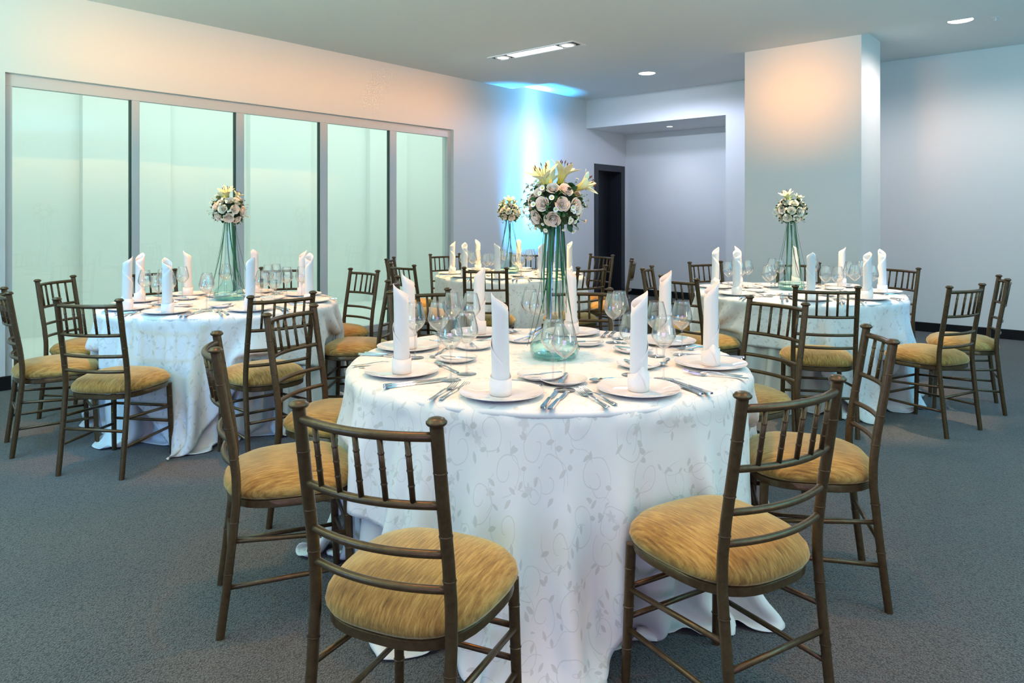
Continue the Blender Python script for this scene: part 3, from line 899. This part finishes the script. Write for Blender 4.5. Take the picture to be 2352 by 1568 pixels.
def proto_fork():
    m = ribbon(HANDLE + [(.035, .0038, .006), (.043, .0085, .0035), (.050, .0122, .002), (.058, .0128, .0022)], .0022)
    for k in range(4):
        x = (k - 1.5) * .0068
        q = MB(); pts = [(.056, .0022, .0022), (.075, .0018, .0045), (.092, .0014, .0085), (.103, .0008, .0115)]
        ribbon(pts, .0018, 0, q); m.add([(a + x, b, c) for a, b, c in q.v], q.f)
    return m.build('dinner_fork', M['steel'], angle=60, sub=0)
def proto_knife():
    m = ribbon([(-.115, .004, .001), (-.112, .0085, .0005), (-.10, .0095, .0005), (-.06, .0078, .0008), (-.01, .0062, .001), (.0, .0050, .0015)], .0060)
    v = [(-.0025, 0, .003), (.0045, 0, .003), (.0095, .02, .003), (.0105, .06, .003), (.0095, .095, .003), (.004, .115, .003), (-.0025, .122, .003)]
    n = len(v); vv = v + [(a, b, c + .0016) for a, b, c in v]
    m.add(vv, [tuple(range(n - 1, -1, -1)), tuple(range(n, 2 * n))] + [(i, (i + 1) % n, n + (i + 1) % n, n + i) for i in range(n)])
    return m.build('dinner_knife', M['steel'], angle=50)
def proto_butter():
    m = ribbon([(-.085, .003, .001), (-.083, .0065, .0006), (-.07, .0072, .0006), (-.04, .0055, .0008), (.0, .0040, .001)], .0045)
    v = [(-.004, 0, .002), (.004, 0, .002), (.0085, .02, .002), (.009, .055, .002), (.003, .072, .002), (-.004, .066, .002)]
    n = len(v); vv = v + [(a, b, c + .0014) for a, b, c in v]
    m.add(vv, [tuple(range(n - 1, -1, -1)), tuple(range(n, 2 * n))] + [(i, (i + 1) % n, n + (i + 1) % n, n + i) for i in range(n)])
    return m.build('butter_knife', M['steel'], angle=50)
def proto_spoon():
    m = ribbon([(y * .9, w, z) for y, w, z in HANDLE] + [(.030, .0036, .006)], .0022)
    v = []; f = []; NR_, NS = 6, 20
    for side in (0, 1):
        for i in range(NR_ + 1):
            s = i / NR_
            for k in range(NS):
                a = 2 * PI * k / NS
                x = .0165 * s * math.cos(a) * (1 - .12 * math.sin(a)); y = .053 + .026 * s * math.sin(a)
                v.append((x, y, .002 + .0075 * s * s + (.0016 if side else 0)))
    st = (NR_ + 1) * NS
    for side in (0, 1):
        for i in range(NR_):
            for k in range(NS):
                k2 = (k + 1) % NS; q = (side*st+i*NS+k, side*st+(i+1)*NS+k, side*st+(i+1)*NS+k2, side*st+i*NS+k2)
                f.append(q if side else q[::-1])
    for k in range(NS):
        k2 = (k + 1) % NS; f.append((NR_*NS+k, NR_*NS+k2, st+NR_*NS+k2, st+NR_*NS+k))
    m.add(v, f)
    return m.build('dessert_spoon', M['steel'], angle=60)
def proto_napkin(flip, turns=2.55, h=.325):
    """linen rolled into a tall tube with a slanting tip and a folded cuff"""
    NS = 40; n = int(NS * turns) + 1; v = []; f = []
    rows = 12
    tip = 1.05
    for i in range(n):
        t_ = i / NS
        an = 2 * PI * t_ * flip
        r = .0240 + .0016 * t_
        if t_ < tip: top = h - .075 + .075 * (t_ / tip) ** 1.6 + .0
        else: top = h - .27 * ((t_ - tip) / 1.5) ** 1.25
        for k in range(rows + 1):
            s = k / rows; z = top * s
            rr = r * (1.08 - .08 * s) + .0015 * s ** 5 * (1 if t_ > .5 else 0)
            v.append((rr * math.cos(an) + .004 * s * s, rr * math.sin(an), z))
    for i in range(n - 1):
        for k in range(rows):
            a = i * (rows + 1) + k; f.append((a, a + rows + 1, a + rows + 2, a + 1))
    o = MB().add(v, f).build('folded_napkin', M['napkin'], solid=.0009)
    m = MB(); v = []; f = []
    for i in range(NS + 1):
        an = 2 * PI * i / NS
        top = .058 + .007 * math.cos(an * 1.0 + 1.2) + (.020 * max(0, math.cos(an - 4.4)) ** 12)
        for s in (0, .5, 1):
            rr = .0340 + .0014 * math.sin(PI * s) + .0006 * math.cos(3 * an)
            v.append((rr * math.cos(an), rr * math.sin(an), top * s))
    for i in range(NS):
        for k in range(2):
            a = i * 3 + k; f.append((a, a + 3, a + 4, a + 1))
    m.add(v, f)
    # tucked triangular fold on the cuff
    a0 = 4.4
    tri = [(.0368 * math.cos(a0 + d), .0368 * math.sin(a0 + d), z) for d, z in ((-.42, .066), (.25, .064), (.36, .010), (.02, .038))]
    m.add(tri, [(0, 3, 1), (3, 2, 1)])
    m.build('folded_cuff', M['napkin'], o, solid=.0016)
    return o

P_plate = proto_plate(.136, 'dinner_plate'); P_bread = proto_plate(.083, 'side_plate')
P_glass = proto_glass(); P_fork = proto_fork(); P_knife = proto_knife(); P_butter = proto_butter(); P_spoon = proto_spoon()
P_nap = {1: proto_napkin(1), -1: proto_napkin(-1)}
used = set()
def put(p, x, y, z, rz, label, cat, group, rx=0.0):
    if p.name in used: o = copy_tree(p)
    else: used.add(p.name); o = p
    o.location = (x, y, z); o.rotation_euler = (rx, 0, rz)
    return tag(o, label, cat, group)

def wpx(x, y, z=.762):
    t_ = F * (CAMH - z) / (y - HORIZON); return Vector(((x - 1176) / F * t_, t_, 0))
PL = {
 'front': [wpx(1152,905), wpx(1466,897), wpx(923,855), Vector((-.449, 3.10, 0)), Vector((-.173, 3.50, 0)), Vector((.287, 3.46, 0)), Vector((.70, 3.24, 0)), wpx(1635,838)],
 'window': [wpx(290,710), wpx(321,691), wpx(372,719.5), wpx(434,677), wpx(582,672), wpx(579,713), wpx(695,677), wpx(725,692)],
 'pillar': [wpx(1643,660), wpx(1689,676), wpx(1706,655), wpx(1827,652), wpx(1870,693), wpx(1958,655), wpx(2003,687), wpx(2027,671)],
 'rear': [wpx(1037.5,628.4), wpx(1053,637), Vector((-.37, 7.66, 0)), wpx(1138,642), Vector((.08, 7.78, 0)), wpx(1250.5,639), Vector((.57, 7.10, 0)), Vector((.42, 7.6, 0))],
}
FLIP = {'front': [1, -1, 1, 1, -1, 1, -1, -1], 'window': [1, 1, -1, 1, 1, -1, -1, -1], 'pillar': [1, 1, -1, -1, 1, -1, -1, -1], 'rear': [1, 1, -1, -1, -1, 1, -1, 1]}
BREAD = {('front', 0): (.065, .265), ('front', 1): (-.16, .215)}
TIPA = {'front': [3.3, 0.2, 3.4, 3.4, -.4, 3.0, .2, .0]}
for tb, T in TABLES.items():
    pts = PL[tb]; cen = T['c']
    # keep plates on the board
    for k, p in enumerate(pts):
        d = p - cen; L = d.length
        lim = T['R'] - .155
        if L > lim or L < lim - .05: pts[k] = cen + d.normalized() * min(max(L, lim - .05), lim)
    for k, (p, s) in enumerate(zip(pts, slot_assign(cen, pts))):
        f = (cen - p).normalized(); rgt = Vector((f.y, -f.x, 0)); rz = math.atan2(f.y, f.x) - PI / 2
        J = lambda a: random.uniform(-a, a)
        def at(rx_, fy_): return p + rgt * rx_ + f * fy_
        where = 'at the %s place of %s' % (s, T['name'])
        gname = lambda w: '%s on %s' % (w, T['name'])
        put(P_plate, p.x, p.y, TZ, 0, 'large white dinner plate ' + where, 'plate', gname('dinner plates'))
        q = p + Vector((J(.006), J(.006), 0))
        rzn = TIPA.get(tb, [0.3 + 1.1 * j for j in range(8)])[k]
        put(P_nap[FLIP[tb][k]], q.x, q.y, TZ + .0045, rzn - 2 * PI * .05 * FLIP[tb][k], 'tall rolled white napkin standing on the plate ' + where, 'napkin', gname('standing napkins'))
        bx, by = BREAD.get((tb, k), (-.10 + J(.01), .272 + J(.008)))
        q = at(bx, by); put(P_bread, q.x, q.y, TZ, 0, 'small white side plate ' + where, 'plate', gname('side plates'))
        put(P_butter, q.x, q.y, TZ + .0125, rz + 2.2 + J(.3), 'small butter knife on the side plate ' + where, 'knife', gname('butter knives'), rx=0)
        for nm, dx, dy in (('inner', .128, .205), ('outer', .190, .115)):
            q = at(dx + J(.008), dy + J(.01)); put(P_glass, q.x, q.y, TZ, J(3), '%s clear wine glass %s' % (nm, where), 'wine glass', gname('wine glasses'))
        a = .10
        for nm, dx in (('inner', -.158), ('outer', -.190)):
            q = at(dx, -.005 + (dx + .158) * .6); put(P_fork, q.x, q.y, TZ + .0005, rz - .05 + J(.05), '%s steel dinner fork %s' % (nm, where), 'fork', gname('dinner forks'))
        for nm, dx in (('inner', .160), ('outer', .190)):
            q = at(dx, -.010 - (dx - .16) * .3); put(P_knife, q.x, q.y, TZ + .0005, rz + J(.04), '%s steel dinner knife %s' % (nm, where), 'knife', gname('dinner knives'))
        q = at(.0, .172); put(P_spoon, q.x, q.y, TZ + .0005, rz + PI / 2 + J(.12), 'steel dessert spoon above the plate ' + where, 'spoon', gname('dessert spoons'))

# salt and pepper
def shaker(x, y, label, fill):
    o = empty('salt_shaker' if fill else 'pepper_shaker', (x, y, TZ))
    MB().lathe([(0, 0), (.013, 0), (.017, .004), (.018, .014), (.015, .026), (.0125, .030)], 20).build('glass_body', M['shaker'], o)
    MB().lathe([(0, .003), (.012, .003), (.0155, .012), (.0135, .022), (0, .022)], 16).build('contents', M['china'] if fill else M['dark'], o)
    MB().lathe([(.0128, .028), (.0135, .031), (.0125, .040), (.006, .045), (0, .0455)], 20).build('cap', M['steel'], o)
    tag(o, label, 'shaker')
a = wpx(1797, 687, .76); b = wpx(1808.5, 686, .76)
shaker(a.x, a.y, 'small glass salt shaker near the camera-side rim of the pillar table', True)
shaker(b.x + .02, b.y, 'small glass pepper shaker beside the salt on the pillar table', False)

# ------------------------------------------------------------------ vases and flowers
VP = [(.020, .0), (.075, .0), (.092, .008), (.100, .028), (.099, .048), (.088, .070), (.066, .092), (.046, .120), (.036, .155), (.030, .22), (.0265, .32), (.0245, .43), (.0255, .50), (.030, .535), (.033, .545)]
def make_vase():
    t = empty('glass_vase')
    inner = [(max(r - .0022, .001), z + .003) for r, z in reversed(VP[1:])]
    MB().lathe(VP + inner[:1] + inner, 48).build('glass_body', M['vase'], t)
    MB().lathe([(0, .0035), (.072, .0035), (.086, .010), (.084, .014), (.05, .010), (0, .009)], 40).build('thick_bottom', M['vase_base'], t)
    MB().lathe([(0, .011), (.082, .016), (.094, .030), (.0935, .048), (.088, .0555), (0, .0555)], 40).build('water', M['water'], t)
    return t
def rose_mesh(mt, seed, size=.034):
    r_ = random.Random(seed); m = MB()
    N = 20
    for k in range(N):
        o = k / (N - 1); phi = k * 2.39996 + r_.uniform(-.2, .2)
        rad = size * (.10 + .86 * o); hgt = size * (1.05 - .30 * o ** 2); w = .95 - .10 * o + .5 * (1 - o)
        NUu, NVv = 8, 6; v = []; f = []
        for j in range(NVv + 1):
            s = j / NVv
            for i in range(NUu + 1):
                u = -1 + 2 * i / NUu
                wid = w * math.sin(min(1, s * 1.35 + .12) * PI / 2)
                a = phi + u * wid
                top = 1 - .22 * u * u
                z = hgt * s * top
                rr = rad * (.25 + .75 * math.sin(min(s * 1.15, 1) * PI / 2)) + size * .28 * o * max(0, s - .62) ** 1.2 * 2.2
                rr *= (1 - .10 * abs(u) * (1 - o)); z -= size * .22 * o * max(0, s - .8) * 2.5
                rr += .0006 * math.sin(7 * u + k)
                v.append((rr * math.cos(a), rr * math.sin(a), z))
        for j in range(NVv):
            for i in range(NUu):
                b = j * (NUu + 1) + i; f.append((b, b + 1, b + NUu + 2, b + NUu + 1))
        m.add(v, f)
    return m.build('rose', mt, solid=.0007)
def lily_obj():
    m = MB()
    for k in range(6):
        phi = k * PI / 3; outer = k % 2; L = .082 if outer else .078; wmax = .017 if outer else .024
        v = []; f = []; n = 12
        for j in range(n + 1):
            s = j / n; wd = wmax * math.sin(PI * min(1, s * .92 + .06)) ** .8 * (1 if s < .98 else .3)
            r = .004 + .028 * s ** 1.2 + .034 * max(0, s - .45) ** 1.3; z = L * s * (1 - .16 * s ** 3)
            for i, u in enumerate((-1, -.5, 0, .5, 1)):
                rr = r - .003 * (1 - u * u) * math.sin(PI * s) + .0012 * math.sin(9 * s) * abs(u)
                a = phi + u * wd / max(r, .010) * .75
                v.append((rr * math.cos(a), rr * math.sin(a), z))
        for j in range(n):
            for i in range(4):
                b = j * 5 + i; f.append((b, b + 1, b + 6, b + 5))
        m.add(v, f)
    o = m.build('lily', M['lily'], solid=.0008)
    for k in range(6):
        a = k * PI / 3 + .4; q = MB().tube([(0, 0, .01), (.008 * math.cos(a), .008 * math.sin(a), .045), (.017 * math.cos(a), .017 * math.sin(a), .068)], .0007, 6, 0)
        c = Vector((.018 * math.cos(a), .018 * math.sin(a), .070)); q.tube([c + Vector((0, 0, -.006)), c, c + Vector((0, 0, .006))], [.0008, .0020, .0008], 6, 1)
        q.build('stamen', [M['stem'], M['anther']], o)
    return o
def daisy_mesh():
    m = MB()
    for k in range(13):
        a = k * 2 * PI / 13; c, s = math.cos(a), math.sin(a); w = .0021
        pts = [(.003, .0015, .5), (.006, .0028, 1.1), (.0088, .0036, 1.2), (.0100, .0040, .7)]
        v = []
        for r, z, q in pts: v += [(r * c - w * q * s, r * s + w * q * c, z), (r * c + w * q * s, r * s - w * q * c, z)]
        m.add(v, [(0, 1, 3, 2), (2, 3, 5, 4), (4, 5, 7, 6)], 0)
    m.lathe([(.0038, .001), (.0036, .0028), (.002, .0040), (0, .0043)], 10, (0, 0, 0), 1)
    m.tube([(0, 0, .001), (.002, 0, -.02), (.0, 0, -.05)], [.0014, .0006, .0006], 5, 2)
    return m.build('daisy', [M['daisy'], M['daisy_c'], M['stem']])
def orient(o, parent, pos, d, spin=0.0, s=1.0):
    o.parent = parent; o.location = pos
    q = Vector(d).normalized().to_track_quat('Z', 'Y'); q = q @ Matrix.Rotation(spin, 4, 'Z').to_quaternion()
    o.rotation_euler = q.to_euler(); o.scale = (s, s, s)
rose_p = [rose_mesh(M['rose'], 1), rose_mesh(M['rose'], 5), rose_mesh(M['rose_cream'], 9)]
lily_p = lily_obj(); daisy_p = daisy_mesh(); used_f = set()
def fcopy(p):
    if p.name in used_f: return copy_tree(p)
    used_f.add(p.name); return p
def foliage(seed, r0):
    r_ = random.Random(seed); m = MB()
    m.lathe([(0, -r0 * .82), (r0 * .5, -r0 * .7), (r0 * .80, -r0 * .3), (r0 * .86, .0), (r0 * .70, r0 * .45), (r0 * .35, r0 * .75), (0, r0 * .82)], 20, mi=1)
    for k in range(150):
        z = r_.uniform(-.9, .85); a = r_.uniform(0, 2 * PI); c = math.sqrt(1 - z * z)
        d = Vector((c * math.cos(a), c * math.sin(a), z)); b = d * r0 * r_.uniform(.72, .95)
        tdir = d.cross(Vector((0, 0, 1))).normalized(); lean = (d + tdir * r_.uniform(-.7, .7) + Vector((0, 0, r_.uniform(-.7, .3)))).normalized()
        L = r0 * r_.uniform(.18, .36); side = lean.cross(d).normalized() if lean.cross(d).length > .05 else tdir
        w = L * r_.uniform(.20, .34); n_ = side.cross(lean)
        pts = [(0, .15, 0), (.3, .85, .10), (.6, 1, .16), (.85, .55, .10), (1, .04, 0)]
        v = []
        for s, q, cv in pts:
            m_ = b + lean * L * s + n_ * L * cv
            v += [tuple(m_ - side * w * q), tuple(m_ + n_ * L * -.06), tuple(m_ + side * w * q)]
        f = []
        for i in range(4):
            f += [(3*i, 3*i+1, 3*i+4, 3*i+3), (3*i+1, 3*i+2, 3*i+5, 3*i+4)]
        m.add(v, f, 0)
    return m.build('foliage', [M['leaf_green'], M['moss']])
# directions in the front view of the first bouquet: (dx, dz) on the ball seen by the camera
ROSES = [(-.05, .62, .9), (.42, .55, 1), (-.88, .16, .95), (-.44, .02, 1), (.30, .00, 1), (.80, -.10, 1.15), (-.05, -.55, 1.12), (-.70, -.48, 1), (-.60, .48, .85)]
def bouquet(tb, seed, r0=.118, first=False, hz=.085, dia=.3):
    T = TABLES[tb]; r_ = random.Random(seed)
    vz = VASE[tb]
    rz = math.atan2(-vz.x, vz.y) + (0 if first else r_.uniform(-.4, .4))
    b = empty('flower_bouquet', (vz.x, vz.y, TZ + .62), rz if not first else math.atan2(-vz.x, vz.y))
    foliage(seed, r0 * .93).parent = b
    occ = []
    for dx, dz, s in ROSES:
        y = -math.sqrt(max(0.02, 1 - dx * dx - dz * dz)); d = Vector((dx, y, dz)).normalized(); occ.append((d, .42))
        orient(fcopy(r_.choice(rose_p[:2] if first else rose_p)), b, d * r0 * .76, d + Vector((0, 0, .12)), r_.uniform(0, 6), s * (.84 if first else .90))
    tries = 0
    while len(occ) < 21 and tries < 900:
        tries += 1
        z = r_.uniform(-.7, .8); a = r_.uniform(0, 2 * PI); c = math.sqrt(1 - z * z); d = Vector((c * math.cos(a), c * math.sin(a), z))
        if all(d.angle(o[0]) > .56 for o in occ) and (d.y > -.1 or not first):
            occ.append((d, .42)); orient(fcopy(r_.choice(rose_p)), b, d * r0 * .76, d, r_.uniform(0, 6), r_.uniform(.75, .9))
    lil = [((-.28, -.42, .95), (-.24, -.38, .50), 1.45), ((.28, .05, .85), (.16, -.15, .66), 1.35), ((.92, -.25, .42), (.66, -.35, .50), 1.2), ((-.2, .6, .9), (-.1, .4, .6), 1.0)]
    if not first: lil = [((-.15, -.45, 1.0), (-.1, -.3, .62), 1.25), ((.40, -.1, .85), (.35, 0, .62), .85), ((-.3, .5, .8), (-.2, .4, .6), .9)]
    for d, p, s in lil:
        orient(fcopy(lily_p), b, Vector(p) * r0, Vector(d), r_.uniform(0, 1), s)
    n = 0
    for k in range(800):
        if n >= (84 if first else 50): break
        z = r_.uniform(-.85, .75); a = r_.uniform(0, 2 * PI); c = math.sqrt(1 - z * z); d = Vector((c * math.cos(a), c * math.sin(a), z))
        if all(d.angle(o[0]) > .24 for o in occ):
            n += 1; orient(fcopy(daisy_p), b, d * r0 * r_.uniform(1.0, 1.22), d + Vector((r_.uniform(-.3, .3), r_.uniform(-.3, .3), r_.uniform(-.2, .3))), r_.uniform(0, 6), r_.uniform(.7, 1.15) if first else r_.uniform(.6, .95))
    # long grass blades falling from the bouquet to the foot of the vase
    nb = 14 if first else 10
    for k in range(nb):
        a = 2 * PI * k / nb + r_.uniform(-.25, .25); rt = .030 + r_.uniform(0, .012)
        rb = r_.uniform(.105, .150) if not first else r_.uniform(.100, .135)
        tw = r_.uniform(-.9, .9)
        if first and k % 4: rb = None
        pts = []
        n_ = 16
        zt, zb = -.06, -.60 + r_.uniform(-.005, .035)
        for i in range(n_ + 1):
            s = i / n_
            if rb is None:   # blade that hugs the neck
                zz = zt + (-.44 - zt) * s; rad = rt + .010 * s + .006 * math.sin(PI * s)
                aa = a + tw * .6 * s
            else:
                zz = zt + (zb - zt) * s; rad = rt + (rb - rt) * s ** (2.4 if first else 1.5) + (.012 if s > .72 else .012 * s / .72); aa = a + tw * s
            pts.append(Vector((rad * math.cos(aa), rad * math.sin(aa), zz)))
        v = []; w0 = (.0058 if rb is None else .0036) if first else .0040
        for i, p in enumerate(pts):
            d = (pts[min(i + 1, n_)] - pts[max(i - 1, 0)]).normalized(); rdv = Vector((p.x, p.y, 0)).normalized()
            sd = d.cross(rdv).normalized(); w = w0 * (1 - .85 * (i / n_) ** 3)
            nn = rdv * .0007
            v += [tuple(p - sd * w), tuple(p + nn * 2), tuple(p + sd * w), tuple(p - nn)]
        f = []
        for i in range(n_):
            c = i * 4
            for q in range(4): f.append((c + q, c + (q + 1) % 4, c + 4 + (q + 1) % 4, c + 4 + q))
        f += [(3, 2, 1, 0), tuple(n_ * 4 + q for q in range(4))]
        MB().add(v, f).build('grass_blade', M['grass'], b)
    tag(b, {'front': 'largest bouquet of blush roses, yellow lilies and daisies, on the front table\'s vase',
            'window': 'round bouquet of cream roses topped by a yellow lily before the glass wall',
            'pillar': 'white and cream flower bouquet in front of the pillar',
            'rear': 'small far bouquet of cream flowers beside the blue light beam'}[tb], 'flowers', 'flower bouquets on tall vases')
VASE = {'front': Vector((.172, 2.90, 0)), 'window': Vector((-1.955, 4.93, 0)), 'pillar': Vector((2.19, 5.60, 0)), 'rear': Vector((-.03, 7.25, 0))}
vase_p = make_vase()
for i, tb in enumerate(TABLES):
    o = vase_p if i == 0 else copy_tree(vase_p)
    o.location = (VASE[tb].x, VASE[tb].y, TZ)
    tag(o, 'tall clear aqua glass vase with a wide foot, centre of ' + TABLES[tb]['name'], 'vase', 'tall glass vases')
    bouquet(tb, 100 + i, .118 if i == 0 else .112, first=(i == 0))
